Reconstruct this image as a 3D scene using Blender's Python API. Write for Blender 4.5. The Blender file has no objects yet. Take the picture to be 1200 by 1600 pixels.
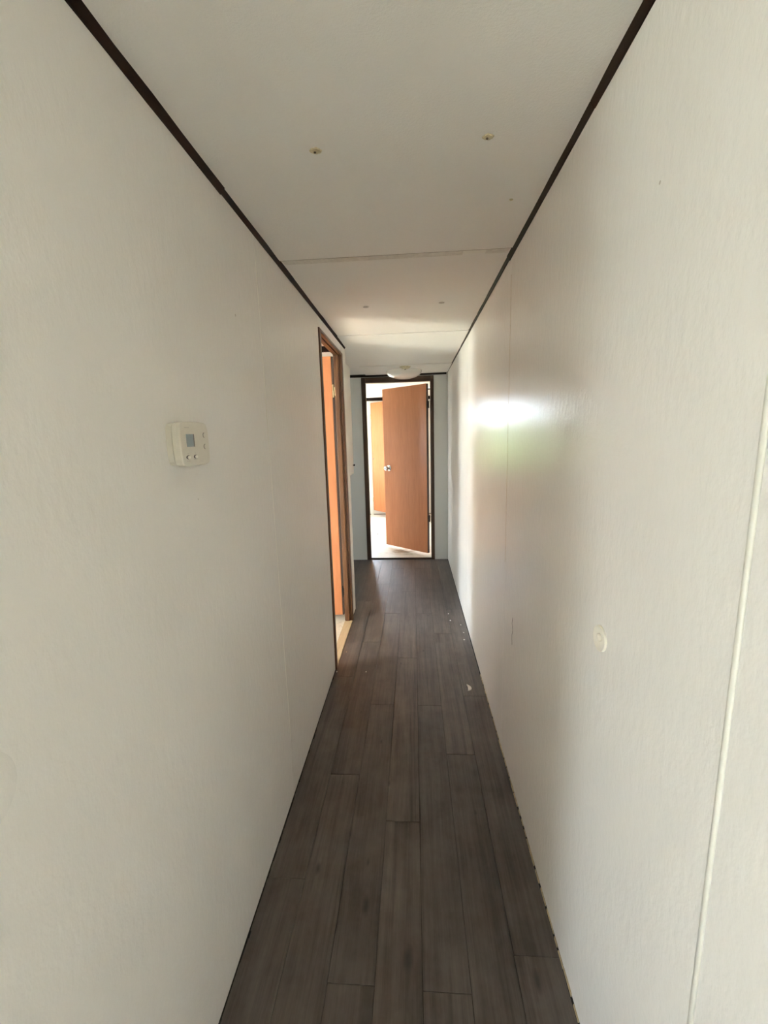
import bpy, bmesh, math, random
from mathutils import Vector, Matrix
random.seed(7)
C = bpy.context.scene.collection
SC = bpy.context.scene

# ------------------------------------------------------------------ camera
F, PITCH, YAW, ROLL, CAMH = 667.57, 0.1756, 0.0714, -0.0283, 1.4504
def cam_axes():
    cp, sp, cy, sy = math.cos(PITCH), math.sin(PITCH), math.cos(YAW), math.sin(YAW)
    fw = Vector((-sy*cp, cy*cp, -sp)); rt = Vector((cy, sy, 0)); up = rt.cross(fw)
    cr, sr = math.cos(ROLL), math.sin(ROLL)
    return cr*rt + sr*up, -sr*rt + cr*up, fw
rt, up, fw = cam_axes()
cd = bpy.data.cameras.new('camera'); cam = bpy.data.objects.new('camera', cd); C.objects.link(cam)
cd.sensor_fit = 'HORIZONTAL'; cd.sensor_width = 36.0; cd.lens = 36.0*F/1200.0
cd.clip_start = 0.02; cd.clip_end = 200
cam.matrix_world = Matrix(((rt.x, up.x, -fw.x, 0), (rt.y, up.y, -fw.y, 0), (rt.z, up.z, -fw.z, CAMH), (0, 0, 0, 1)))
SC.camera = cam

# ------------------------------------------------------------------ sky, sun, exposure
SC.view_settings.view_transform = 'Standard'; SC.view_settings.look = 'None'
SC.view_settings.gamma = 1.0; SC.view_settings.use_curve_mapping = False
SC.view_settings.exposure = 1.26
W = bpy.data.worlds.new('sky'); SC.world = W; W.use_nodes = True
nt = W.node_tree; nt.nodes.clear()
wo = nt.nodes.new('ShaderNodeOutputWorld'); bg = nt.nodes.new('ShaderNodeBackground')
tc = nt.nodes.new('ShaderNodeTexCoord'); sx = nt.nodes.new('ShaderNodeSeparateXYZ'); cr = nt.nodes.new('ShaderNodeValToRGB')
nt.links.new(tc.outputs['Generated'], sx.inputs[0]); nt.links.new(sx.outputs['Z'], cr.inputs[0])
cr.color_ramp.elements[0].position = 0.0; cr.color_ramp.elements[0].color = (0.80, 0.91, 1.0, 1)
cr.color_ramp.elements[1].position = 0.9; cr.color_ramp.elements[1].color = (0.62, 0.77, 1.0, 1)
nt.links.new(cr.outputs[0], bg.inputs[0]); bg.inputs[1].default_value = 19.0
nt.links.new(bg.outputs[0], wo.inputs[0])
sd = bpy.data.lights.new('sun', 'SUN'); sun = bpy.data.objects.new('sun', sd); C.objects.link(sun)
sd.energy = 50.0; sd.angle = math.radians(0.6); sd.color = (1.0, 0.96, 0.90)
sun.location = (-9, -4, 12)
sun.rotation_euler = Vector((0.80, 0.30, -1.0)).to_track_quat('-Z', 'Y').to_euler()
def portal(loc, normal, w, h):
    # sampling guide in a window opening: it sends the sky's own light through the window
    d = bpy.data.lights.new('window_daylight', 'AREA'); d.shape = 'RECTANGLE'; d.size = w; d.size_y = h
    d.cycles.is_portal = True
    o = bpy.data.objects.new('window_daylight', d); C.objects.link(o); o.location = loc
    o.rotation_euler = Vector(normal).to_track_quat('-Z', 'Z' if abs(normal[2]) < .5 else 'Y').to_euler()
try:
    SC.cycles.use_denoising = True
    SC.cycles.max_bounces = 14; SC.cycles.diffuse_bounces = 10; SC.cycles.glossy_bounces = 6
    SC.cycles.sample_clamp_indirect = 12.0
except Exception:
    pass

# ------------------------------------------------------------------ dimensions (metres)
H = 2.13; XL = -0.512; XR = 0.389; YE = 4.91; T = 0.066
Y0 = 0.07            # where the left hall wall starts
XW = -3.60           # outer left wall of the building
YB = 7.83            # back wall of the far room
YF = -5.0            # front wall of the living room
DN, DF = 2.492, 3.195  # left door opening along the hall
EL, ER = -0.528, 0.204 # end door opening across the hall
FAR = 0.015          # floor level of the far room

# ------------------------------------------------------------------ materials
def mat(name): 
    m = bpy.data.materials.new(name); m.use_nodes = True
    n = m.node_tree; b = n.nodes['Principled BSDF']; return m, n, b
def N(n, t, **k):
    x = n.nodes.new(t)
    for a, v in k.items():
        if a.startswith('i_'): x.inputs[a[2:]].default_value = v
        else: setattr(x, a, v)
    return x
def worldpos(n, scale=(1, 1, 1), jitter=False):
    g = N(n, 'ShaderNodeNewGeometry'); mp = N(n, 'ShaderNodeMapping'); mp.inputs['Scale'].default_value = scale
    if jitter:
        oi = N(n, 'ShaderNodeObjectInfo'); mu = N(n, 'ShaderNodeVectorMath', operation='SCALE'); 
        cx = N(n, 'ShaderNodeCombineXYZ'); n.links.new(oi.outputs['Random'], cx.inputs[0]); n.links.new(oi.outputs['Random'], cx.inputs[1]); n.links.new(oi.outputs['Random'], cx.inputs[2])
        n.links.new(cx.outputs[0], mu.inputs[0]); mu.inputs['Scale'].default_value = 37.0
        ad = N(n, 'ShaderNodeVectorMath', operation='ADD'); n.links.new(g.outputs['Position'], mp.inputs[0])
        n.links.new(mp.outputs[0], ad.inputs[0]); n.links.new(mu.outputs[0], ad.inputs[1]); return ad.outputs[0]
    n.links.new(g.outputs['Position'], mp.inputs[0]); return mp.outputs[0]
def noise(n, vec, scale, detail=3, rough=0.5):
    x = N(n, 'ShaderNodeTexNoise'); x.inputs['Scale'].default_value = scale; x.inputs['Detail'].default_value = detail
    x.inputs['Roughness'].default_value = rough; n.links.new(vec, x.inputs['Vector']); return x.outputs['Fac']
def ramp(n, fac, stops):
    r = N(n, 'ShaderNodeValToRGB'); e = r.color_ramp.elements
    e[0].position, e[0].color = stops[0][0], (*stops[0][1], 1); e[1].position, e[1].color = stops[-1][0], (*stops[-1][1], 1)
    for p, c in stops[1:-1]:
        q = e.new(p); q.color = (*c, 1)
    n.links.new(fac, r.inputs[0]); return r.outputs[0]
def mixc(n, fac, a, b, mode='MIX'):
    m = N(n, 'ShaderNodeMix', data_type='RGBA', blend_type=mode)
    for s, v in ((0, fac), (6, a), (7, b)):
        if hasattr(v, 'links'): n.links.new(v, m.inputs[s])
        else: m.inputs[s].default_value = v if s == 0 else (*v, 1)
    return m.outputs[2]
def bump(n, b, h, strength, dist=0.002):
    x = N(n, 'ShaderNodeBump'); x.inputs['Strength'].default_value = strength; x.inputs['Distance'].default_value = dist
    n.links.new(h, x.inputs['Height']); n.links.new(x.outputs[0], b.inputs['Normal'])
def plain(name, col, rough=0.5, metal=0.0, nz=0.06, spec=0.5):
    m, n, b = mat(name); v = worldpos(n)
    f = noise(n, v, 60, 3)
    c = ramp(n, f, [(0.3, tuple(x*(1-nz) for x in col)), (0.7, tuple(min(1, x*(1+nz)) for x in col))])
    n.links.new(c, b.inputs['Base Color']); b.inputs['Roughness'].default_value = rough; b.inputs['Metallic'].default_value = metal
    b.inputs['Specular IOR Level'].default_value = spec
    return m

def paint_mat(name, col, rough, brushed):
    # rolled semi-gloss wall paint with faint stains, brush streaks and orange peel
    m, n, b = mat(name)
    v = worldpos(n)
    big = noise(n, v, 1.3, 4, 0.6); fine = noise(n, v, 160, 2)
    c = ramp(n, big, [(0.25, tuple(x*0.955 for x in col)), (0.6, col)])
    vs = worldpos(n, (1, 14, 1.1)); stain = noise(n, vs, 2.2, 4, 0.62)
    n.links.new(c, b.inputs['Base Color'])
    b.inputs['Roughness'].default_value = rough; b.inputs['Specular IOR Level'].default_value = 0.10
    st = noise(n, worldpos(n, (60, 60, 28)), 1.0, 3, 0.6)
    ad = N(n, 'ShaderNodeMath', operation='MULTIPLY_ADD'); n.links.new(st, ad.inputs[0]); ad.inputs[1].default_value = brushed; n.links.new(fine, ad.inputs[2])
    st2 = noise(n, worldpos(n, (26, 26, 9)), 1.0, 2, 0.5); ad2 = N(n, 'ShaderNodeMath', operation='MULTIPLY_ADD'); n.links.new(st2, ad2.inputs[0]); ad2.inputs[1].default_value = brushed*0.4; n.links.new(ad.outputs[0], ad2.inputs[2]); ad = ad2
    bump(n, b, ad.outputs[0], 0.35, 0.0007)
    return m
M = {}
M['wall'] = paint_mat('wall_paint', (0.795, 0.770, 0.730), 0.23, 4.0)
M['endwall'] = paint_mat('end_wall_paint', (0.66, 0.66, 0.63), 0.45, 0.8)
M['white'] = plain('white_enamel', (0.78, 0.76, 0.69), 0.4, nz=0.02)
def ceiling_mat():
    m, n, b = mat('ceiling_board'); v = worldpos(n)
    big = noise(n, v, 0.9, 4, 0.6); fine = noise(n, v, 190, 3, 0.7)
    c = ramp(n, big, [(0.3, (0.80, 0.782, 0.74)), (0.7, (0.83, 0.812, 0.772))]); n.links.new(c, b.inputs['Base Color'])
    b.inputs['Roughness'].default_value = 0.85; b.inputs['Specular IOR Level'].default_value = 0.2
    bump(n, b, fine, 0.5, 0.0015); return m
M['ceiling'] = ceiling_mat()
M['seam'] = plain('seam_tape', (0.69, 0.66, 0.60), 0.6, nz=0.08)
def wood_mat(name, dark, mid, light, rough, axis='Z', grain=7.0, bumps=0.25, coat=0.0, spec=0.4):
    m, n, b = mat(name)
    sc = {'Z': (grain, grain, 0.45), 'Y': (grain, 0.45, grain), 'X': (0.45, grain, grain)}[axis]
    v = worldpos(n, sc, True)
    g = noise(n, v, 3.0, 6, 0.62); g2 = noise(n, v, 14.0, 4, 0.6)
    c = ramp(n, g, [(0.28, dark), (0.5, mid), (0.72, light)])
    c = mixc(n, 0.35, c, ramp(n, g2, [(0.35, dark), (0.65, light)]))
    n.links.new(c, b.inputs['Base Color']); b.inputs['Roughness'].default_value = rough
    b.inputs['Specular IOR Level'].default_value = spec; b.inputs['Coat Weight'].default_value = coat; b.inputs['Coat Roughness'].default_value = 0.2
    bump(n, b, g2, bumps, 0.0008); return m
M['trim_y'] = wood_mat('dark_trim_along_hall', (0.012, 0.006, 0.003), (0.022, 0.011, 0.006), (0.036, 0.018, 0.010), 0.6, 'Y', spec=0.15)
M['trim_x'] = wood_mat('dark_trim_across', (0.008, 0.005, 0.003), (0.013, 0.008, 0.005), (0.02, 0.012, 0.008), 0.6, 'X', spec=0.15)
M['casing_z'] = wood_mat('brown_casing', (0.045, 0.017, 0.006), (0.105, 0.042, 0.015), (0.18, 0.078, 0.030), 0.38, 'Z')
M['casing_y'] = wood_mat('brown_casing_head', (0.045, 0.017, 0.006), (0.105, 0.042, 0.015), (0.18, 0.078, 0.030), 0.38, 'Y')
M['dcasing_z'] = wood_mat('dark_casing', (0.03, 0.014, 0.007), (0.055, 0.027, 0.013), (0.085, 0.042, 0.020), 0.45, 'Z')
M['dcasing_x'] = wood_mat('dark_casing_head', (0.03, 0.014, 0.007), (0.055, 0.027, 0.013), (0.085, 0.042, 0.020), 0.45, 'X')
M['leaf'] = wood_mat('orange_veneer', (0.40, 0.145, 0.055), (0.47, 0.172, 0.068), (0.53, 0.205, 0.084), 0.36, 'Z', 4.0, 0.1)
M['leaf_matt'] = wood_mat('orange_veneer_worn', (0.40, 0.145, 0.055), (0.47, 0.172, 0.068), (0.53, 0.205, 0.084), 0.75, 'Z', 4.0, 0.1, spec=0.1)
M['edge_gap'] = plain('leaf_edge_and_gap_shade', (0.05, 0.024, 0.014), 0.6)
M['tan'] = wood_mat('tan_threshold', (0.36, 0.26, 0.15), (0.46, 0.34, 0.20), (0.55, 0.42, 0.27), 0.45, 'Y')
M['rawedge'] = plain('raw_panel_edge', (0.42, 0.33, 0.20), 0.8, nz=0.3)
M['gap'] = plain('dark_subfloor_and_gap_shade', (0.012, 0.010, 0.009), 0.9)
KNOTS = [(-0.254, 1.342, 1), (-0.17, 1.097, 1.5), (-0.175, 1.828, .7), (-0.036, 0.965, 1.6), (-0.347, 1.207, 1), (-0.178, 1.236, .7), (-0.124, 1.579, .7),
         (0.05, 2.72, .8), (-0.10, 2.55, .6), (0.10, 3.3, .7), (-0.30, 2.05, .6), (0.31, 0.93, 1.3), (0.22, 1.45, .6)]
def plank_mat():
    m, n, b = mat('vinyl_plank_print')
    v = worldpos(n, (9, 0.55, 9), True)
    g = noise(n, v, 2.2, 6, 0.6); g2 = noise(n, v, 11.0, 5, 0.65)
    c = ramp(n, g, [(0.25, (0.038, 0.029, 0.024)), (0.48, (0.076, 0.060, 0.050)), (0.72, (0.125, 0.102, 0.086))])
    c = mixc(n, 0.4, c, ramp(n, g2, [(0.33, (0.034, 0.026, 0.021)), (0.66, (0.125, 0.102, 0.086))]))
    oi = N(n, 'ShaderNodeObjectInfo')
    c = mixc(n, 1.0, c, ramp(n, oi.outputs['Random'], [(0.0, (0.84, 0.84, 0.85)), (0.5, (0.97, 0.95, 0.94)), (1.0, (1.12, 1.10, 1.07))]), 'MULTIPLY')
    g3 = noise(n, worldpos(n, (38, 0.9, 38), True), 1.0, 5, 0.7)
    c = mixc(n, ramp(n, g3, [(0.50, (0, 0, 0)), (0.66, (0.75,)*3)]), c, (0.024, 0.018, 0.015))
    # printed knots
    pos = N(n, 'ShaderNodeNewGeometry').outputs['Position']; tot = None
    wob = N(n, 'ShaderNodeTexNoise'); wob.inputs['Scale'].default_value = 30
    for kx, ky, s in KNOTS:
        su = N(n, 'ShaderNodeVectorMath', operation='SUBTRACT'); n.links.new(pos, su.inputs[0]); su.inputs[1].default_value = (kx, ky, 0)
        mu = N(n, 'ShaderNodeVectorMath', operation='MULTIPLY'); n.links.new(su.outputs[0], mu.inputs[0]); mu.inputs[1].default_value = (95/s, 38/s, 0)
        le = N(n, 'ShaderNodeVectorMath', operation='LENGTH'); n.links.new(mu.outputs[0], le.inputs[0])
        mr = N(n, 'ShaderNodeMapRange'); n.links.new(le.outputs['Value'], mr.inputs[0]); mr.inputs[1].default_value = 0.2; mr.inputs[2].default_value = 1.0
        mr.inputs[3].default_value = 0.85; mr.inputs[4].default_value = 0.0
        if tot is None: tot = mr.outputs[0]
        else:
            mx = N(n, 'ShaderNodeMath', operation='MAXIMUM'); n.links.new(tot, mx.inputs[0]); n.links.new(mr.outputs[0], mx.inputs[1]); tot = mx.outputs[0]
    c = mixc(n, tot, c, (0.012, 0.009, 0.010))
    mo = noise(n, worldpos(n, (1, 0.7, 1)), 9.0, 5, 0.65)
    c = mixc(n, 1.0, c, ramp(n, mo, [(0.3, (0.80, 0.79, 0.78)), (0.7, (1.18, 1.18, 1.18))]), 'MULTIPLY')
    # dust film
    d = noise(n, worldpos(n), 3.0, 5, 0.7)
    c = mixc(n, ramp(n, d, [(0.40, (0, 0, 0)), (0.75, (0.20,)*3)]), c, (0.34, 0.31, 0.29))
    n.links.new(c, b.inputs['Base Color'])
    n.links.new(ramp(n, d, [(0.3, (0.34,)*3), (0.75, (0.50,)*3)]), b.inputs['Roughness'])
    bump(n, b, g2, 0.25, 0.0006); return m
M['plank'] = plank_mat()
def light_floor(name, base, dirt, spots, stain=None):
    m, n, b = mat(name); v = worldpos(n)
    d = noise(n, v, 2.6, 6, 0.68); s = noise(n, v, 45, 3, 0.7)
    c = ramp(n, d, [(0.40, base), (0.62, tuple(x*.86 for x in base)), (0.78, dirt)])
    c = mixc(n, ramp(n, s, [(0.62, (0, 0, 0)), (0.72, (spots,)*3)]), c, dirt)
    if stain:
        su = N(n, 'ShaderNodeVectorMath', operation='SUBTRACT'); n.links.new(v, su.inputs[0]); su.inputs[1].default_value = stain[0]
        mu = N(n, 'ShaderNodeVectorMath', operation='MULTIPLY'); n.links.new(su.outputs[0], mu.inputs[0]); mu.inputs[1].default_value = stain[1]
        le = N(n, 'ShaderNodeVectorMath', operation='LENGTH'); n.links.new(mu.outputs[0], le.inputs[0])
        ws = noise(n, worldpos(n, (1, 2.5, 1)), 9, 4, 0.6)
        sm = N(n, 'ShaderNodeMath', operation='MULTIPLY_ADD'); n.links.new(ws, sm.inputs[0]); sm.inputs[1].default_value = 1.3; n.links.new(le.outputs['Value'], sm.inputs[2])
        c = mixc(n, ramp(n, sm.outputs[0], [(0.75, (0.8,)*3), (1.0, (0, 0, 0))]), c, stain[2])
    n.links.new(c, b.inputs['Base Color']); b.inputs['Roughness'].default_value = 0.6; bump(n, b, s, 0.3, 0.001); return m
M['farfloor'] = light_floor('far_room_subfloor', (0.74, 0.66, 0.56), (0.34, 0.23, 0.12), 0.25, ((-0.12, 5.22, 0.015), (2.0, 2.4, 0), (0.26, 0.17, 0.08)))
M['bedfloor'] = light_floor('speckled_vinyl', (0.66, 0.60, 0.50), (0.18, 0.13, 0.08), 0.9)
M['bounce_carpet'] = light_floor('pale_bounce_carpet', (0.60, 0.58, 0.53), (0.50, 0.48, 0.44), 0.3)  # unseen pale flooring added to bounce light up to the ceiling
M['lawn'] = light_floor('dry_lawn_ground', (0.27, 0.285, 0.20), (0.30, 0.285, 0.22), 0.5)
M['chrome'] = plain('polished_chrome', (0.80, 0.80, 0.80), 0.12, 1.0, 0.0)
M['brass'] = plain('worn_brass', (0.62, 0.52, 0.32), 0.35, 0.8)
M['black'] = plain('dark_metal', (0.02, 0.015, 0.012), 0.5, 0.5)
M['stat'] = plain('aged_thermostat_plastic', (0.66, 0.62, 0.53), 0.42, nz=0.03)
M['statl'] = plain('light_thermostat_plastic', (0.86, 0.82, 0.73), 0.4, nz=0.02)
M['lcd'] = plain('grey_lcd', (0.22, 0.27, 0.28), 0.2, nz=0.04)
M['ink'] = plain('dark_marks_and_shade', (0.05, 0.04, 0.03), 0.6)
M['plastic'] = plain('cream_plastic', (0.78, 0.73, 0.63), 0.35, nz=0.02)
M['yellowed'] = plain('yellowed_plastic', (0.58, 0.51, 0.33), 0.5, nz=0.25)
M['greypatch'] = plain('grey_screw_cover', (0.46, 0.42, 0.37), 0.7, nz=0.15)
M['rust'] = plain('rusty_screw', (0.05, 0.028, 0.010), 0.6, 0.3)
M['chip'] = plain('plaster_chip', (0.72, 0.68, 0.62), 0.8)
def glass_mat():
    m, n, b = mat('frosted_glass'); b.inputs['Base Color'].default_value = (0.86, 0.84, 0.78, 1)
    b.inputs['Roughness'].default_value = 0.22; b.inputs['Subsurface Weight'].default_value = 0.0
    b.inputs['Transmission Weight'].default_value = 0.0; b.inputs['Coat Weight'].default_value = 0.5
    v = worldpos(n); f = noise(n, v, 90, 2); bump(n, b, f, 0.05, 0.0005); return m
M['glass'] = glass_mat()

# ------------------------------------------------------------------ mesh helpers
def link(name, bm, m, parent=None, smooth=False, bevel=0.0, seg=2, **props):
    me = bpy.data.meshes.new(name); bmesh.ops.recalc_face_normals(bm, faces=bm.faces); bm.to_mesh(me); bm.free()
    ms = m if isinstance(m, (list, tuple)) else [m]
    for x in ms: me.materials.append(x)
    if smooth:
        for p in me.polygons: p.use_smooth = True
    o = bpy.data.objects.new(name, me); C.objects.link(o)
    if parent is not None: o.parent = parent
    if bevel > 0:
        md = o.modifiers.new('bevel', 'BEVEL'); md.width = bevel; md.segments = seg; md.limit_method = 'ANGLE'
    for k, v in props.items(): o[k] = v
    return o
def box(bm, x0, x1, y0, y1, z0, z1, mtx=None):
    vs = [bm.verts.new(Vector(p) if mtx is None else mtx @ Vector(p)) for p in
          ((x0, y0, z0), (x1, y0, z0), (x1, y1, z0), (x0, y1, z0), (x0, y0, z1), (x1, y0, z1), (x1, y1, z1), (x0, y1, z1))]
    for f in ((3, 2, 1, 0), (4, 5, 6, 7), (0, 1, 5, 4), (1, 2, 6, 5), (2, 3, 7, 6), (3, 0, 4, 7)): bm.faces.new([vs[i] for i in f])
def boxes(name, lst, m, parent=None, mtx=None, **k):
    bm = bmesh.new()
    for b in lst: box(bm, *b, mtx)
    return link(name, bm, m, parent, **k)
def lathe(bm, prof, mtx, seg=32):
    # prof: (radius, height) list, turned round local z
    rings = []
    for r, h in prof:
        if r < 1e-6: rings.append([bm.verts.new(mtx @ Vector((0, 0, h)))])
        else: rings.append([bm.verts.new(mtx @ Vector((r*math.cos(2*math.pi*i/seg), r*math.sin(2*math.pi*i/seg), h))) for i in range(seg)])
    for a, b in zip(rings, rings[1:]):
        for i in range(seg):
            j = (i+1) % seg
            if len(a) == 1 and len(b) == 1: continue
            if len(a) == 1: bm.faces.new((a[0], b[i], b[j]))
            elif len(b) == 1: bm.faces.new((a[i], a[j], b[0]))
            else: bm.faces.new((a[i], a[j], b[j], b[i]))
def turned(name, prof, mtx, m, parent=None, seg=32, smooth=True, **k):
    bm = bmesh.new(); lathe(bm, prof, mtx, seg); return link(name, bm, m, parent, smooth, **k)
def extrude(name, pts, a0, a1, axis, m, parent=None, jag=0.0, **k):
    # sweep a closed outline along an axis, optional wobble
    bm = bmesh.new(); n = max(2, int(abs(a1-a0)/0.10)+1) if jag else 2
    rings = []
    for i in range(n):
        t = a0 + (a1-a0)*i/(n-1); w = random.uniform(-jag, jag) if jag else 0
        ring = []
        for j, (p, q) in enumerate(pts):
            pw = (w if j not in (0,) else 0)
            if axis == 'Y': ring.append(bm.verts.new((p + pw*k_sign(pts, j, 0), t, q + pw*k_sign(pts, j, 1))))
            elif axis == 'X': ring.append(bm.verts.new((t, p + pw*k_sign(pts, j, 0), q + pw*k_sign(pts, j, 1))))
            else: ring.append(bm.verts.new((p, q, t)))
        rings.append(ring)
    for a, b in zip(rings, rings[1:]):
        for i in range(len(pts)):
            j = (i+1) % len(pts); bm.faces.new((a[i], a[j], b[j], b[i]))
    bm.faces.new(rings[0]); bm.faces.new(rings[-1])
    return link(name, bm, m, parent, **k)
def k_sign(pts, j, c):
    d = pts[j][c] - pts[0][c]
    return 0 if abs(d) < 1e-5 else (1 if d > 0 else -1)
def empty(name, loc, **props):
    o = bpy.data.objects.new(name, None); C.objects.link(o); o.location = loc; o.empty_display_size = 0.05
    for k, v in props.items(): o[k] = v
    return o
def keep(child, parent):
    child.parent = parent; child.matrix_parent_inverse = Matrix.Translation(parent.location).inverted(); return child
def S(name, lst, m, **k): return boxes(name, lst, m, kind='structure', **k)

# ------------------------------------------------------------------ ground outside
boxes('ground', [(-60, 60, -60, 70, -0.95, -0.90)], M['lawn'], kind='structure', label='grassy ground outside the building')

# unseen bushes added behind the far room to dim the wall's sky reflection
M['added_foliage'] = light_floor('added_shrub_foliage', (0.13, 0.19, 0.07), (0.06, 0.09, 0.03), 0.8)
random.seed(3)
bm = bmesh.new()
for k in range(70):
    cx_, cy_ = -16 + k*0.36 + random.uniform(-.2, .2), 15 + random.uniform(-.6, .6); rr_ = random.uniform(0.45, 0.85); hz = random.uniform(0.3, 1.45)
    g = bmesh.ops.create_icosphere(bm, subdivisions=3, radius=1)
    for v in g['verts']:
        d = 1 + random.uniform(-.16, .16); v.co = Vector((cx_ + v.co.x*rr_*d, cy_ + v.co.y*rr_*d, hz + v.co.z*rr_*1.1*d))
link('added_shrubs', bm, M['added_foliage'], None, kind='stuff', label='row of green bushes added unseen behind the building to dim the reflected sky', category='shrub')
random.seed(7)
# ------------------------------------------------------------------ outer shell
def wall_x(name, x0, x1, y0, y1, holes, m):      # wall running along y with openings (ya, yb, za, zb)
    L = []; y = y0
    for ya, yb, za, zb in sorted(holes):
        L += [(x0, x1, y, ya, 0, H), (x0, x1, ya, yb, 0, za), (x0, x1, ya, yb, zb, H)] if za > 0 else [(x0, x1, y, ya, 0, H), (x0, x1, ya, yb, zb, H)]
        y = yb
    L.append((x0, x1, y, y1, 0, H)); return S(name, L, m)
def wall_y(name, y0, y1, x0, x1, holes, m):
    L = []; x = x0
    for xa, xb, za, zb in sorted(holes):
        L += [(x, xa, y0, y1, 0, H), (xa, xb, y0, y1, 0, za), (xa, xb, y0, y1, zb, H)] if za > 0 else [(x, xa, y0, y1, 0, H), (xa, xb, y0, y1, zb, H)]
        x = xb
    L.append((x, x1, y0, y1, 0, H)); return S(name, L, m)

LIVW = (-3.65, -2.75, 0.10, 2.06); BEDW = (0.97, 1.84, 0.20, 2.05); ADDUTILW = (3.8, 4.25, 1.1, 1.75); FARW = (6.25, 6.95, 0.85, 1.80)  # the unseen utility-room window is added to brighten the hall end
BACKW = (-1.75, -0.88, 0.75, 2.00)
wall_x('wall_outer', XW-0.10, XW, YF, YB+0.10, [LIVW, BEDW, ADDUTILW, FARW], M['wall'])
wall_y('wall_back', YB, YB+0.10, XW, XR+0.10, [BACKW], M['wall'])
wall_y('wall_front', YF-0.10, YF, XW-0.10, XR+0.10, [], M['wall'])
def window(i, a, axis, pos):
    y0, y1, z0, z1 = a; e = 0.035; c = (pos[0], pos[1], z0)
    w = empty('window_%d' % i, c, kind='structure')
    if axis == 'x':
        X0, X1 = pos[0]-0.05, pos[0]-0.01
        fr = boxes('window_frame', [(X0, X1, y0, y0+e, z0, z1), (X0, X1, y1-e, y1, z0, z1), (X0, X1, y0+e, y1-e, z0, z0+e), (X0, X1, y0+e, y1-e, z1-e, z1)], M['white'])
        sa = boxes('sash_bar', [(X0+.005, X1-.005, y0+e, y1-e, (z0+z1)/2-.012, (z0+z1)/2+.012)], M['white'])
        portal((pos[0]-0.06, (y0+y1)/2, (z0+z1)/2), (1, 0, 0), y1-y0, z1-z0)
    else:
        s = pos[2]; Y0_, Y1_ = (pos[1]+0.01, pos[1]+0.05) if s < 0 else (pos[1]-0.05, pos[1]-0.01)
        fr = boxes('window_frame', [(y0, y0+e, Y0_, Y1_, z0, z1), (y1-e, y1, Y0_, Y1_, z0, z1), (y0+e, y1-e, Y0_, Y1_, z0, z0+e), (y0+e, y1-e, Y0_, Y1_, z1-e, z1)], M['white'])
        sa = boxes('sash_bar', [(y0+e, y1-e, Y0_+.005, Y1_-.005, (z0+z1)/2-.012, (z0+z1)/2+.012)], M['white'])
        portal(((y0+y1)/2, pos[1]+(0.06 if s < 0 else -0.06), (z0+z1)/2), (0, s, 0), y1-y0, z1-z0)
    keep(fr, w); keep(sa, w)
window(1, LIVW, 'x', (XW, (LIVW[0]+LIVW[1])/2)); window(2, BEDW, 'x', (XW, (BEDW[0]+BEDW[1])/2)); window(3, FARW, 'x', (XW, (FARW[0]+FARW[1])/2))
window(5, ADDUTILW, 'x', (XW, (ADDUTILW[0]+ADDUTILW[1])/2)); window(4, BACKW, 'y', ((BACKW[0]+BACKW[1])/2, YB, -1))  # window 5 is the added, unseen one that brightens the hall end

# ------------------------------------------------------------------ right wall of the hall (outer wall) with panels
PT = 0.005
wr = S('wall_right', [(XR+PT, XR+0.10, YF, YB+0.10, 0, H)], M['wall'])
def panels(parent, x0, x1, cuts, z0, z1, g=0.0012):
    for a, b in zip(cuts, cuts[1:]):
        boxes('wall_panel', [(x0, x1, a+g, b-g, z0, z1)], M['wall'], parent, bevel=0.0008)
panels(wr, XR, XR+PT, [YF+0.01, -3.31, -2.03, -0.76, 0.509, 1.812, 3.08, 4.35, YE], 0.006, H)
boxes('wall_panel', [(XR, XR+PT, YE+T, 6.2, 0.006, H)], M['wall'], wr); boxes('wall_panel', [(XR, XR+PT, 6.203, YB, 0.006, H)], M['wall'], wr)
boxes('seam_line', [(XR-0.0003, XR+0.001, 1.8108, 1.8132, 0.9, 2.05)], M['rawedge'], wr)
# rounded white bead covering the nearest seam, raw lower edge of the panels
extrude('seam_bead', [(XR, 0.5035), (XR-0.0022, 0.5055), (XR-0.0028, 0.509), (XR-0.0022, 0.5125), (XR, 0.5145)], 0.005, H-0.02, 'Z', M['white'], wr, smooth=True)
bm = bmesh.new()
y = 0.3
while y < 2.4:
    w = random.uniform(0.02, 0.07); box(bm, XR-0.0016-random.uniform(0, 0.0022), XR-0.0002, y, y+w, 0.0005, random.uniform(0.004, 0.011)); y += w + random.uniform(0, 0.02)
link('ragged_edge', bm, M['rawedge'], wr, kind='stuff')
# crack and nicks
def crack(pts, w, parent, x, side):
    bm = bmesh.new(); L = []
    for (yy, zz) in pts: L.append((bm.verts.new((x, yy-w, zz)), bm.verts.new((x+side*0.0006, yy, zz)), bm.verts.new((x, yy+w, zz))))
    for a, b in zip(L, L[1:]): bm.faces.new((a[0], a[1], b[1], b[0])); bm.faces.new((a[1], a[2], b[2], b[1]))
    return link('crack', bm, M['ink'], parent)
crack([(1.645, 0.72), (1.655, 0.69), (1.64, 0.665), (1.652, 0.64), (1.646, 0.60)], 0.0022, wr, XR-0.0004, -1)
for yy, zz, r in ((0.506, 1.032, 0.0025), (0.77, 1.826, 0.003)):
    turned('nick', [(0, 0.0006), (r, 0.0002)], Matrix.Translation((XR, yy, zz)) @ Matrix.Rotation(-math.pi/2, 4, 'Y'), M['greypatch'], wr, seg=8, smooth=False)

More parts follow.
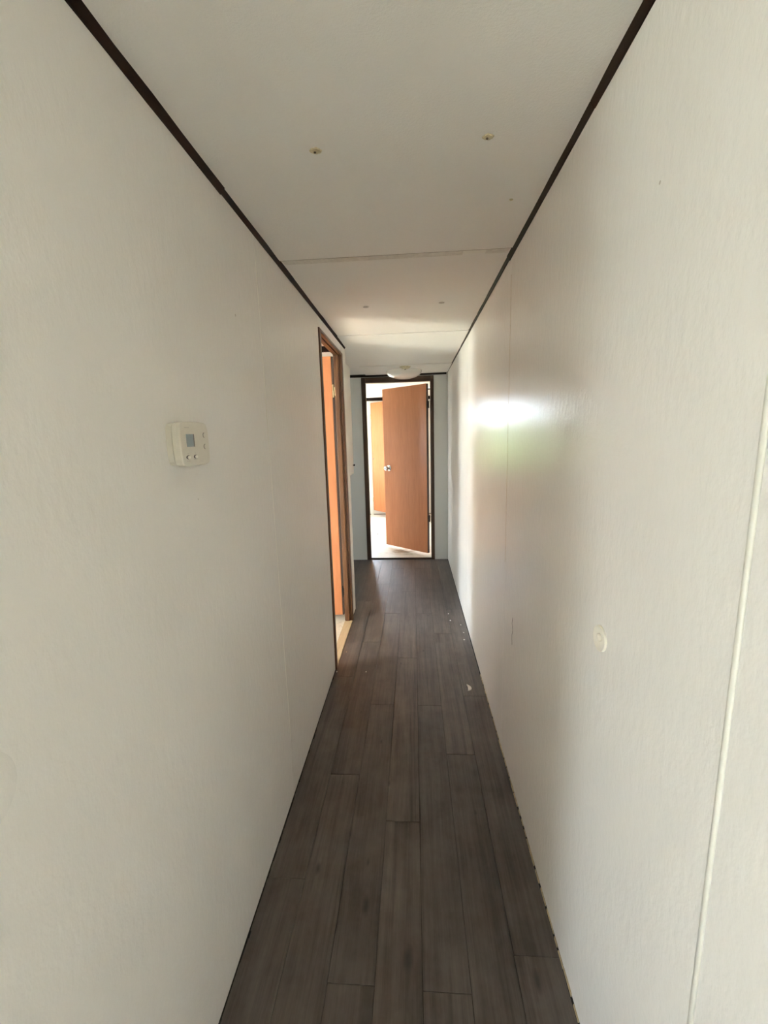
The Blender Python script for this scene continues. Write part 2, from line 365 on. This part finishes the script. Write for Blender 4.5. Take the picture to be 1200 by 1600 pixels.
# ------------------------------------------------------------------ left wall of the hall
core0, core1 = XL-0.050, XL-PT
wl = S('wall_left', [(core0, core1, Y0, DN, 0, H), (core0, core1, DN, DF, 2.046, H), (core0, core1, DF, 3.43, 0, H)], M['wall'])
panels(wl, core1, XL, [Y0, 0.235, 1.509, 2.462], 0.005, H)
boxes('wall_panel', [(core1, XL, 2.464, 3.228, 2.054, H)], M['wall'], wl); boxes('wall_panel', [(core1, XL, 3.25, 3.43, 0.005, H)], M['white'], wl, bevel=0.001)
extrude('seam_bead', [(XL, 1.5070), (XL+0.0012, 1.5078), (XL+0.0012, 1.5102), (XL, 1.5110)], 0.25, H-0.06, 'Z', M['white'], wl)
turned('nick', [(0, 0.0006), (0.004, 0.0002)], Matrix.Translation((XL, 1.299, 1.81)) @ Matrix.Rotation(math.pi/2, 4, 'Y'), M['greypatch'], wl, seg=8, smooth=False)
turned('nick', [(0, 0.0006), (0.002, 0.0002)], Matrix.Translation((XL, 0.975, 1.315)) @ Matrix.Rotation(math.pi/2, 4, 'Y'), M['greypatch'], wl, seg=8, smooth=False)
# repaired dent at the edge of view: a low round mound of filler
turned('filler_patch', [(0, 0.0022), (0.035, 0.0019), (0.050, 0.0011), (0.055, 0.0)], Matrix.Translation((XL, 0.392, 1.045)) @ Matrix.Rotation(math.pi/2, 4, 'Y'), M['wall'], wl, seg=40)
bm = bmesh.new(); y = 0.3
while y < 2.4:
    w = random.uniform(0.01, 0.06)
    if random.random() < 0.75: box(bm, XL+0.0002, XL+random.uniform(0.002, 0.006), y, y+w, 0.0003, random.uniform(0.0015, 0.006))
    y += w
link('floor_gap_shadow_strip', bm, M['gap'], wl, kind='stuff'); bpy.data.objects['floor_gap_shadow_strip'].name = 'floor_gap_shade'  # dark strips paint the shade in the ragged gap at the floor edge

# ------------------------------------------------------------------ partitions of the side room, alcove, end wall
S('wall_partition', [(XW, core0, Y0, Y0+T, 0, H)], M['wall'])
S('wall_side_room', [(XW, core0, 3.37, 3.43, 0, H)], M['wall'])
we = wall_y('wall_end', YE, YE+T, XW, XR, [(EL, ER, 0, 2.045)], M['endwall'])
# white hanging cabinet in the alcove, its front towards the hall
cab = empty('wall_cabinet', (-0.75, 4.10, 1.085), label='white wall cabinet hanging in the alcove just beyond the brown side door frame', category='cabinet')
keep(boxes('body', [(-0.95, -0.616, 3.80, 4.285, 1.085, 2.122)], M['white'], bevel=0.002), cab)
cdoor = keep(boxes('door', [(-0.615, -0.600, 3.803, 4.283, 1.088, 2.110)], M['white'], bevel=0.002), cab)
kb = turned('knob', [(0, 0.022), (0.008, 0.020), (0.010, 0.014), (0.005, 0.008), (0.004, 0)], Matrix.Translation((-0.600, 4.235, 1.175)) @ Matrix.Rotation(math.pi/2, 4, 'Y'), M['black'], seg=16)
kb.parent = cdoor; kb.matrix_parent_inverse = cdoor.matrix_world.inverted() if False else Matrix.Translation(cab.location).inverted() @ Matrix.Identity(4)
cdoor_inv = Matrix.Identity(4); kb.matrix_parent_inverse = cdoor_inv

# ------------------------------------------------------------------ ceiling
ce = S('ceiling', [(XW-0.1, XR+0.1, YF-0.1, YB+0.1, H, H+0.12)], M['ceiling'])
CP = 0.004
# (hall boards hang just under the joists, each with its own edges)
cuts = [-0.80, 0.487, 1.757, 3.026, 4.307, YE]
for i, (a, b) in enumerate(zip(cuts, cuts[1:])):
    bm = bmesh.new(); nx, ny = 10, 10; g = 0.0022; off = (0, .0025, 0, .003, .007)[i]
    zf = lambda u, v: H - CP - off - 0.004*math.sin(math.pi*v)*math.sin(math.pi*u)*(0.5+0.5*(i % 2))
    x0, x1 = XL+0.001, XR-0.001
    V = [[bm.verts.new((x0+(x1-x0)*p/nx, a+g+(b-a-2*g)*q/ny, zf(p/nx, q/ny))) for q in range(ny+1)] for p in range(nx+1)]
    for p in range(nx):
        for q in range(ny): bm.faces.new((V[p][q], V[p][q+1], V[p+1][q+1], V[p+1][q]))
    rim = [V[p][0] for p in range(nx+1)] + [V[nx][q] for q in range(1, ny+1)] + [V[p][ny] for p in range(nx-1, -1, -1)] + [V[0][q] for q in range(ny-1, 0, -1)]
    upv = [bm.verts.new((v.co.x, v.co.y, H)) for v in rim]
    for k in range(len(rim)): bm.faces.new((rim[k], rim[(k+1) % len(rim)], upv[(k+1) % len(rim)], upv[k]))
    link('ceiling_panel', bm, M['ceiling'], ce, True)
    bpy.data.objects[ce.children[-1].name].data.shade_flat() if hasattr(bpy.types.Mesh, 'shade_flat') else None
# tape over the first seam, one pale patch where it was repainted
boxes('seam_line', [(XL+0.015, XR-0.015, 1.7555, 1.7585, H-CP-0.003, H-CP+0.001)], M['greypatch'], ce)
boxes('seam_tape', [(XL+0.02, 0.20, 1.759, 1.800, H-CP-0.0012, H-CP+0.001)], M['seam'], ce)
boxes('seam_tape', [(0.20, 0.285, 1.759, 1.790, H-CP-0.0014, H-CP+0.001)], M['white'], ce, label='pale repainted stretch of seam tape')
boxes('seam_tape', [(0.285, XR-0.02, 1.759, 1.800, H-CP-0.0012, H-CP+0.001)], M['seam'], ce)

# dark cove trims, in separate lengths
def quarter(sx, X, s, t): return [(X, H), (X+sx*t, H), (X+sx*t, H-0.004), (X+sx*t*0.45, H-s*0.72), (X+sx*0.003, H-s), (X, H-s)]
tr1 = empty('trim_1', (XL, 1.7, H), kind='structure')
for a, b, s, t in ((Y0, 1.262, 0.021, 0.016), (1.264, 1.953, 0.018, 0.0145), (1.955, 3.40, 0.017, 0.014)):
    keep(extrude('trim_strip', quarter(1, XL, s, t), a, b, 'Y', M['trim_y'], jag=0.0008), tr1)
tr2 = empty('trim_2', (XR, 2.5, H), kind='structure')
for a, b, s, t in ((-0.8, 1.049, 0.022, 0.014), (1.051, 1.841, 0.020, 0.0135), (1.843, YE, 0.014, 0.011)):
    keep(extrude('trim_strip', quarter(-1, XR, s, t), a, b, 'Y', M['trim_y'], jag=0.0008), tr2)
tr3 = extrude('trim_3', [(YE, H-0.004), (YE-0.012, H-0.004), (YE-0.012, H-0.010), (YE-0.004, H-0.031), (YE, H-0.031)], XW, XR-0.012, 'X', M['trim_x'], kind='structure')
extrude('trim_4', [(3.37, H), (3.352, H), (3.352, H-0.008), (3.36, H-0.040), (3.37, H-0.040)], XW, core0-0.01, 'X', M['trim_x'], kind='structure')
extrude('trim_5', [(YB, H), (YB-0.02, H), (YB-0.02, H-0.010), (YB-0.006, H-0.055), (YB, H-0.055)], XW, XR, 'X', M['trim_x'], kind='structure')

# ------------------------------------------------------------------ floor
fl = S('floor', [(XW-0.1, XR+0.1, YF-0.1, YE+0.03, -0.06, -0.0045)], M['gap'])
cols = [XL + i*(XR-XL)/7 for i in range(8)]
starts = [1.17, 0.45, 0.90, 1.50, 2.115, 1.757, 0.987]
starts[0], starts[1], starts[2], starts[3], starts[4], starts[5], starts[6] = 1.17, 1.62, 0.90, 1.40, 2.115, 1.757, 0.987
def plank(x0, x1, y0, y1):
    g = 0.0006; boxes('plank', [(x0+g, x1-g, y0+g, y1-g, -0.0045, random.uniform(-0.0003, 0.0))], M['plank'], fl, bevel=0.0006, seg=1)
for i in range(7):
    x0, x1 = cols[i], cols[i+1]
    if i == 0: x0 += 0.0015
    if i == 6: x1 -= 0.003
    s = starts[i]
    while s > -1.0: s -= 1.22
    while s < YE:
        a, b = max(s, -1.0), min(s+1.22, YE-0.002)
        if b-a > 0.03: plank(x0, x1, a, b)
        s += 1.22
for i in range(7):       # the alcove
    x1 = XL+0.004-i*0.1287-0.0005; x0 = x1-0.1287
    s = 3.433 - random.uniform(0, 0.9)
    while s < YE:
        a, b = max(s, 3.433), min(s+1.22, YE-0.002)
        if b-a > 0.03 and x0 > -1.42: plank(x0, x1, a, b)
        s += 1.22
S('floor_side_room', [(XW, core0-0.004, Y0+T, 3.37, -0.0044, 0.001)], M['bedfloor'])
S('added_floor_living_room', [(XW, XR, YF, -1.0, -0.0044, 0.0), (XW, XL, -1.0, Y0, -0.0044, 0.0)], M['bounce_carpet'])
S('floor_far_room', [(XW-0.1, XR+PT, YE+0.034, YB+0.1, -0.06, FAR)], M['farfloor'])
boxes('threshold', [(core0-0.004, XL+0.006, DN+0.001, DF-0.001, -0.004, 0.007)], M['tan'], kind='structure', bevel=0.003).name = 'trim_6'
# dark lip of the far floor in the end doorway
boxes('trim_7', [(EL, ER, YE+0.020, YE+0.033, -0.004, FAR-0.001)], M['dcasing_x'], kind='structure', bevel=0.002)

# ------------------------------------------------------------------ side door (door_1)
def knob_set(parent, mtx, label=None, backlen=0.0):
    k = turned('door_knob', [(0, 0.062), (0.012, 0.061), (0.022, 0.055), (0.0265, 0.045), (0.024, 0.034), (0.012, 0.026), (0.011, 0.012), (0.030, 0.009), (0.033, 0.004), (0.033, 0)], mtx, M['chrome'], seg=32)
    k.parent = parent
    turned('lock_button', [(0, 0.0665), (0.006, 0.066), (0.0065, 0.061)], mtx, M['black'], k, seg=16)
    return k
def hinge(parent, x, y, z, m, ax='Y'):
    bm = bmesh.new(); lathe(bm, [(0, -0.042), (0.0055, -0.042), (0.0055, 0.042), (0, 0.042)], Matrix.Translation((x, y, z)), 12)
    lathe(bm, [(0, 0.042), (0.007, 0.042), (0.006, 0.048), (0, 0.050)], Matrix.Translation((x, y, z)), 12)
    return bm
d1 = empty('door_1', (XL-0.03, (DN+DF)/2, 0), kind='structure')
cw = 0.055
cs_prof = lambda s: None
def casing_strip(x0, x1, y0, y1, z0, z1, m):
    return boxes('casing', [(x0, x1, y0, y1, z0, z1)], m, bevel=0.003)
def P1(o): o.parent = d1; o.matrix_parent_inverse = Matrix.Translation(d1.location).inverted(); return o
cx0, cx1 = core1+0.0002, XL+0.009
P1(casing_strip(XL-0.006, cx1, DN-0.028, DN+0.006, 0.0, 2.052, M['casing_z']))
P1(casing_strip(XL-0.006, cx1, DF-0.006, DF+0.053, 0.0, 2.052, M['casing_z']))
P1(casing_strip(XL-0.006, cx1, DN+0.006, DF-0.006, 2.030, 2.052, M['casing_y']))
# jamb boards and stops
jx0 = core0-0.002; jx1 = XL-0.0062
P1(boxes('jamb', [(jx0, jx1, DF-0.014, DF-0.0002, 0.008, 2.0455)], M['casing_z'], bevel=0.0015))
P1(boxes('jamb', [(jx0, jx1, DN+0.0002, DN+0.014, 0.008, 2.0455)], M['casing_z'], bevel=0.0015))
P1(boxes('jamb', [(jx0, jx1, DN+0.014, DF-0.014, 2.036, 2.0455)], M['casing_y'], bevel=0.0015))
P1(boxes('door_stop', [(XL-0.046, XL-0.014, DF-0.024, DF-0.0142, 0.008, 2.028)], M['casing_z'], bevel=0.002))
P1(boxes('door_stop', [(XL-0.046, XL-0.014, DN+0.0142, DN+0.024, 0.008, 2.028)], M['casing_z'], bevel=0.002))
P1(boxes('door_stop', [(XL-0.046, XL-0.014, DN+0.024, DF-0.024, 2.028, 2.036)], M['casing_y'], bevel=0.002))
# leaf swung fully open into the side room, seen face on
lf = P1(boxes('door_leaf', [(-1.26, -0.581, DF-0.010, DF+0.024, 0.055, 2.026)], M['leaf'], bevel=0.002))
eg = boxes('dark_edge_strip', [(-0.581, -0.569, DF-0.008, DF+0.023, 0.056, 2.025)], M['edge_gap']); eg.parent = lf  # dark strip painting in the shaded gap between leaf and jamb
for z, hm in ((0.25, M['black']), (1.78, M['brass'])):
    h = link('hinge', hinge(None, -0.572, DF-0.016, z, None), hm, None, True); h.parent = lf
    hb = boxes('hinge_plate', [(-0.564, -0.540, DF-0.0160, DF-0.0142, z-0.030, z+0.030)], hm, bevel=0.0005); P1(hb)
    turned('screw', [(0, 0.001), (0.0035, 0)], Matrix.Translation((-0.551, DF-0.0160, z)) @ Matrix.Rotation(math.pi/2, 4, 'X'), M['ink'], seg=10).parent = hb
k1 = knob_set(lf, Matrix.Translation((-1.21, DF-0.010, 1.0)) @ Matrix.Rotation(math.pi/2, 4, 'X'))

# ------------------------------------------------------------------ end door (door_2)
d2 = empty('door_2', ((EL+ER)/2, YE+0.03, 0), kind='structure')
def P2(o): o.parent = d2; o.matrix_parent_inverse = Matrix.Translation(d2.location).inverted(); return o
CY = YE-0.010
P2(boxes('casing', [(EL-0.037, EL+0.006, CY, YE-0.0005, 0.0, 2.094)], M['dcasing_z'], bevel=0.003))
P2(boxes('casing', [(ER-0.004, ER+0.033, CY, YE-0.0005, 0.0, 2.094)], M['dcasing_z'], bevel=0.003))
P2(boxes('casing', [(EL+0.006, ER-0.004, CY, YE-0.0005, 2.037, 2.094)], M['dcasing_x'], bevel=0.003))
P2(boxes('jamb', [(EL+0.0002, EL+0.008, YE, YE+T+.004, FAR, 2.037)], M['dcasing_z']))
P2(boxes('jamb', [(ER-0.006, ER-0.0002, YE, YE+T+.004, FAR, 2.037)], M['dcasing_z']))
P2(boxes('jamb', [(EL+0.008, ER-0.006, YE, YE+T+.004, 2.037, 2.0448)], M['dcasing_x']))
A = Vector((0.156, 4.995, 0)); ang = math.atan2(0.47, -0.54)
LM = Matrix.Translation(A) @ Matrix.Rotation(ang, 4, 'Z')      # local x along the leaf, local -y away from the hall
lf2 = P2(boxes('door_leaf', [(0, 0.698, -0.034, 0, 0.050, 2.020)], M['leaf'], mtx=LM, bevel=0.002))
e2 = boxes('dark_edge_strip', [(-0.002, 0, -0.0335, -0.0005, 0.051, 2.019)], M['edge_gap'], mtx=LM); e2.parent = lf2
knob_set(lf2, LM @ Matrix.Translation((0.612, 0.0, 1.052)) @ Matrix.Scale(1.2, 4) @ Matrix.Rotation(-math.pi/2, 4, 'X'))
HP = LM @ Vector((-0.006, -0.036, 0))
for z in (0.47, 1.79):
    bmh = bmesh.new(); lathe(bmh, [(0, -0.040), (0.006, -0.040), (0.006, 0.040), (0, 0.040)], Matrix.Translation((HP.x, HP.y, z)), 12)
    box(bmh, -0.004, -0.002, -0.033, -0.002, z-0.038, z+0.038, LM)
    h = link('hinge', bmh, M['black'], None, False); h.parent = lf2
    P2(boxes('hinge_plate', [(ER-0.0085, ER-0.0062, YE+0.030, YE+T+0.002, z-0.040, z+0.040)], M['black']))
P2(boxes('latch_bar', [(0.168, ER-0.0065, YE+0.045, YE+0.055, 1.948, 1.960)], M['black'], bevel=0.001))

# ------------------------------------------------------------------ closet door in the far room (door_3), ajar in front of the back wall
d3 = empty('door_3', (-0.70, YB-0.02, FAR), kind='structure')
def P3(o): o.parent = d3; o.matrix_parent_inverse = Matrix.Translation(d3.location).inverted(); return o
B = Vector((-0.742, YB-0.045, 0)); LM3 = Matrix.Translation(B) @ Matrix.Rotation(math.atan2(-0.36, 0.30), 4, 'Z')
lf3 = P3(boxes('door_leaf', [(0, 0.62, -0.0, 0.030, 0.105, 2.035)], M['leaf_matt'], mtx=LM3, bevel=0.002))
turned('knob_hole', [(0, 0.0008), (0.015, 0.0006), (0.016, 0)], LM3 @ Matrix.Translation((0.035, 0.0, 1.05)) @ Matrix.Rotation(math.pi/2, 4, 'X'), M['ink'], seg=16).parent = lf3
for z in (0.3, 1.8):
    h = turned('hinge', [(0, -0.04), (0.006, -0.04), (0.006, 0.04), (0, 0.04)], Matrix.Translation((B.x-0.004, B.y+0.012, z)), M['brass'], seg=12); h.parent = lf3
S('trim_8', [(-0.80, -0.752, YB-0.012, YB-0.0005, FAR, 2.065)], M['white'])
S('baseboard_shadow_back', [(XW, -0.80, YB-0.010, YB-0.0005, FAR, FAR+0.012), (-0.752, XR-.001, YB-0.010, YB-0.0005, FAR, FAR+0.012)], M['dcasing_x'])  # low dark strip draws the shadow line along the wall foot

# ------------------------------------------------------------------ thermostat on the left wall
ty0, ty1, tz0, tz1 = 0.866, 0.992, 1.397, 1.493
th = empty('thermostat', (XL, (ty0+ty1)/2, tz0), label='aged cream plastic thermostat with small grey screen on the left hallway wall', category='thermostat')
def barrel(y0, y1, z0, z1, bulge, n=12, r=0.008):
    # rounded rectangle with gently bowed sides, counter-clockwise in (y, z)
    cy, cz = (y0+y1)/2, (z0+z1)/2; hy, hz = (y1-y0)/2, (z1-z0)/2; out = []
    for i in range(64):
        a = 2*math.pi*i/64; p = 11.0
        c, s = math.cos(a), math.sin(a)
        rr = 1.0/((abs(c)**p + abs(s)**p)**(1/p))
        y, z = c*rr, s*rr
        out.append((cy + hy*y*(1-bulge*(z*z)), cz + hz*z*(1-bulge*0.6*(y*y))))
    return out
def slab(name, outline, x0, x1, m, parent, edge=0.002):
    bm = bmesh.new(); cy = sum(p[0] for p in outline)/len(outline); cz = sum(p[1] for p in outline)/len(outline)
    rings = []
    for x, f in ((x0, 0), (x1-edge, 0), (x1-edge*0.3, edge*0.35), (x1, edge)):
        ring = []
        for (y, z) in outline:
            d = Vector((y-cy, z-cz)); L = d.length; k = (L-f)/L if L > f else 0
            ring.append(bm.verts.new((x, cy+d.x*k, cz+d.y*k)))
        rings.append(ring)
    for a, b in zip(rings, rings[1:]):
        for i in range(len(outline)):
            j = (i+1) % len(outline); bm.faces.new((a[i], a[j], b[j], b[i]))
    bm.faces.new(rings[0]); bm.faces.new(rings[-1])
    o = link(name, bm, m, None); o.parent = parent; o.matrix_parent_inverse = Matrix.Translation(th.location).inverted() if parent is th else Matrix.Identity(4)
    return o
base = slab('base', barrel(ty0+0.002, ty1-0.002, tz0+0.002, tz1-0.002, 0.06), XL+0.0002, XL+0.0130, M['stat'], th, 0.0012)
slab('shadow_joint', barrel(ty0+0.0035, ty1-0.0035, tz0+0.0035, tz1-0.0035, 0.06), XL+0.0131, XL+0.0151, M['ink'], th, 0.0001)
cover = slab('cover', barrel(ty0, ty1, tz0, tz1, 0.06), XL+0.0152, XL+0.032, M['stat'], th, 0.0022)
XF = XL+0.032
def rect(y0, y1, z0, z1): return [(y0, z0), (y1, z0), (y1, z1), (y0, z1)]
def ell(cy, cz, a, b, n=24): return [(cy+a*math.cos(2*math.pi*i/n), cz+b*math.sin(2*math.pi*i/n)) for i in range(n)]
slab('screen_shadow_edge', rect(0.918, 0.924, 1.4395, 1.4665), XF-0.001, XF+0.0003, M['ink'], cover, 0.0001).name = 'screen_edge_shade'  # dark strip paints the shadow along the right edge of the screen
slab('screen', rect(0.890, 0.919, 1.4395, 1.4665), XF-0.001, XF+0.0005, M['lcd'], cover, 0.0001)
for cz in (1.464, 1.4385):
    slab('button', ell(0.970, cz, 0.0062, 0.0058), XF-0.001, XF+0.0002, M['ink'], cover, 0.0001)
    slab('button', ell(0.9708, cz-0.0002, 0.0055, 0.0051), XF-0.001, XF+0.0012, M['stat'], cover, 0.0006)
for cy in (0.8915, 0.923):
    slab('slider_slot', ell(cy, 1.4175, 0.0088, 0.0042), XF-0.001, XF+0.0002, M['ink'], cover, 0.0001)
    slab('slider', ell(cy+0.0016, 1.4172, 0.0056, 0.0034), XF-0.001, XF+0.0020, M['statl'], cover, 0.0008)
bm = bmesh.new()
for y, z, n, s in ((0.885, 1.409, 3, 0.0048), (0.914, 1.4115, 4, 0.0046), (0.8895, 1.4245, 2, 0.0028), (0.921, 1.4245, 2, 0.0028), (0.886, 1.4795, 6, 0.0036)):
    for i in range(n): box(bm, XF-0.0002, XF+0.0001, y+i*s, y+i*s+s*0.62, z, z+0.0014)
o = link('fine_print', bm, M['greypatch'], cover, kind='stuff')
for a in (0.9695,):
    pass

# ------------------------------------------------------------------ round white bumper cup on the right wall
BM_ = Matrix.Translation((XR, 0.868, 1.018)) @ Matrix.Rotation(-math.pi/2, 4, 'Y')
bs = empty('wall_bumper', (XR, 0.868, 1.018), label='round dished cream plastic door bumper on the right hallway wall', category='door bumper')
cup = keep(turned('cup', [(0.0275, 0), (0.0275, 0.0030), (0.0268, 0.0056), (0.0256, 0.0054), (0.0215, 0.0010), (0.010, 0.0008), (0, 0.0008)], BM_, M['plastic'], seg=40), bs)
keep(turned('screw_boss', [(0.0085, 0.0010), (0.0085, 0.0042), (0.0065, 0.0055), (0, 0.0055)], BM_ @ Matrix.Translation((0.001, 0.0035, 0)), M['plastic'], seg=20), bs)

# ------------------------------------------------------------------ screw covers on the ceiling
def rosette(x, y, r, m, label, dot=True, group=None):
    pi_ = max(k for k in range(5) if cuts[k] <= y); v_ = (y-cuts[pi_])/(cuts[pi_+1]-cuts[pi_]); u_ = (x-XL)/(XR-XL)
    zc = H-CP-(0, .0025, 0, .003, .007)[pi_]-0.004*math.sin(math.pi*v_)*math.sin(math.pi*u_)*(0.5+0.5*(pi_ % 2))-0.0012
    e = empty('ceiling_screw', (x, y, zc), label=label, category='screw')
    if group: e['group'] = group
    bm = bmesh.new(); n = 22
    top = [bm.verts.new((x+r*math.cos(2*math.pi*i/n)*random.uniform(.82, 1.15)*1.15, y+r*math.sin(2*math.pi*i/n)*random.uniform(.8, 1.12), zc+0.003)) for i in range(n)]
    mid = [bm.verts.new((x+(v.co.x-x)*0.8, y+(v.co.y-y)*0.8, zc-0.0012)) for v in top]; c = bm.verts.new((x, y, zc-0.0016))
    for i in range(n):
        j = (i+1) % n; bm.faces.new((top[i], top[j], mid[j], mid[i])); bm.faces.new((mid[i], mid[j], c))
    keep(link('washer', bm, m), e)
    if dot: keep(turned('screw_head', [(0, -0.0036), (0.0026, -0.0032), (0.0034, -0.0012)], Matrix.Translation((x-0.002, y+0.001, zc)), M['rust'], seg=10), e)
rosette(-0.219, 1.133, 0.013, M['yellowed'], 'yellowed ceiling screw nearest the left wall, in the closest ceiling board')
rosette(0.183, 1.131, 0.012, M['yellowed'], 'yellowed ceiling screw nearest the right wall, in the closest ceiling board')
rosette(-0.236, 2.401, 0.014, M['greypatch'], 'faint grey ceiling screw cover left of centre in the second ceiling board', False)
rosette(0.160, 2.389, 0.014, M['greypatch'], 'faint grey ceiling screw cover right of centre in the second ceiling board', False)
rosette(0.298, 1.415, 0.005, M['yellowed'], 'tiny ochre nail spot on the ceiling close to the right trim', False)
cap = empty('ceiling_cap', (-0.066, 4.40, H-CP), label='yellowish domed round ceiling cap right in front of the glass bowl light', category='ceiling cap')
CT = Matrix.Translation((-0.066, 4.40, H-CP))
keep(turned('cap', [(0.058, 0.002), (0.058, -0.006), (0.050, -0.016), (0.030, -0.028), (0, -0.033)], CT, M['yellowed'], seg=32), cap)
keep(turned('screw_head', [(0.009, -0.0315), (0.008, -0.036), (0, -0.037)], CT, M['rust'], seg=12), cap)

# ------------------------------------------------------------------ glass bowl ceiling light
lc = (-0.082, 4.660)
cl = empty('ceiling_light', (lc[0], lc[1], H-CP), label='shallow frosted glass bowl light on the ceiling before the end door', category='ceiling light')
LT = Matrix.Translation((lc[0], lc[1], H-CP-0.004))
keep(turned('base_plate', [(0, 0.002), (0.09, 0.002), (0.09, -0.012), (0.085, -0.014), (0, -0.014)], LT, M['white'], seg=40), cl)
bp = []
R_, D_ = 0.186, 0.082
for i in range(15):
    a = (math.pi/2)*i/14; bp.append((R_*math.sin(math.pi/2-a*0.999) if i < 14 else 0, -0.006-D_*math.sin(a)**0.9))
inner = [(max(r-0.004, 0), h+0.004) for r, h in reversed(bp)]
keep(turned('glass_shade', bp + [(0, -0.006-D_+0.004)] + inner[1:] + [bp[0]], LT, M['glass'], seg=56), cl)

# ------------------------------------------------------------------ crumbs and chips on the floor
def crumb(x, y, s, label, name='plaster_chip', m='chip', flat=0.35):
    bm = bmesh.new(); bmesh.ops.create_icosphere(bm, subdivisions=1, radius=1)
    for v in bm.verts: v.co = Vector((x + v.co.x*s*random.uniform(.6, 1.1), y + v.co.y*s*random.uniform(.8, 1.6), 0.0002+s*flat + v.co.z*s*flat))
    link(name, bm, M[m], label=label, category='debris')
# the curled chip, a bent crescent flake
bm = bmesh.new(); rows = []
for i in range(9):
    t = i/8*math.pi*0.9-0.45*math.pi; cxp, cyp = 0.290+0.016*math.cos(t), 2.285+0.030*math.sin(t); w = 0.009*math.cos(t*0.95)+0.001
    rows.append([bm.verts.new((cxp-w, cyp, 0.001)), bm.verts.new((cxp, cyp, 0.006)), bm.verts.new((cxp+w, cyp, 0.001)), bm.verts.new((cxp, cyp, 0.0002))])
for a, b in zip(rows, rows[1:]):
    for i in range(4): bm.faces.new((a[i], a[(i+1) % 4], b[(i+1) % 4], b[i]))
bm.faces.new(rows[0]); bm.faces.new(rows[-1])
link('paint_flake', bm, M['chip'], label='curved white paint flake, the largest bit lying on the dark floor near the right wall', category='debris')
crumb(0.342, 2.877, 0.0075, 'bright plaster crumb against the foot of the sunlit strip of right wall')
crumb(0.352, 2.99, 0.0055, 'small plaster crumb just beyond the bright one at the foot of the right wall')
crumb(0.345, 3.12, 0.006, 'farthest plaster crumb touching the right wall foot')
crumb(0.272, 3.20, 0.0065, 'pale crumb a hand from the right wall, opposite the side door')
crumb(0.268, 3.33, 0.006, 'pale crumb farther down the hall, a hand from the right wall')
crumb(-0.477, 2.690, 0.005, 'tiny yellowish crumb inside the doorway edge on the left', m='tan')
crumb(-0.500, 2.440, 0.0055, 'white crumb at the foot of the near side door casing')
crumb(-0.316, 2.444, 0.0045, 'lone small crumb on the dark floor left of the middle, before the side doorway')
crumb(-0.19, 7.0-1.35, 0.006, 'x') if False else None
crumb_far = None
for (x, y, s, l) in ((-0.547, 6.18, 0.012, 'dark speck lying on the pale floor of the far room'),):
    bm = bmesh.new(); bmesh.ops.create_icosphere(bm, subdivisions=1, radius=1)
    for v in bm.verts: v.co = Vector((x+v.co.x*s, y+v.co.y*s*1.5, FAR+0.0003+s*0.4+v.co.z*s*0.4))
    link('dark_speck', bm, M['ink'], label=l, category='debris')
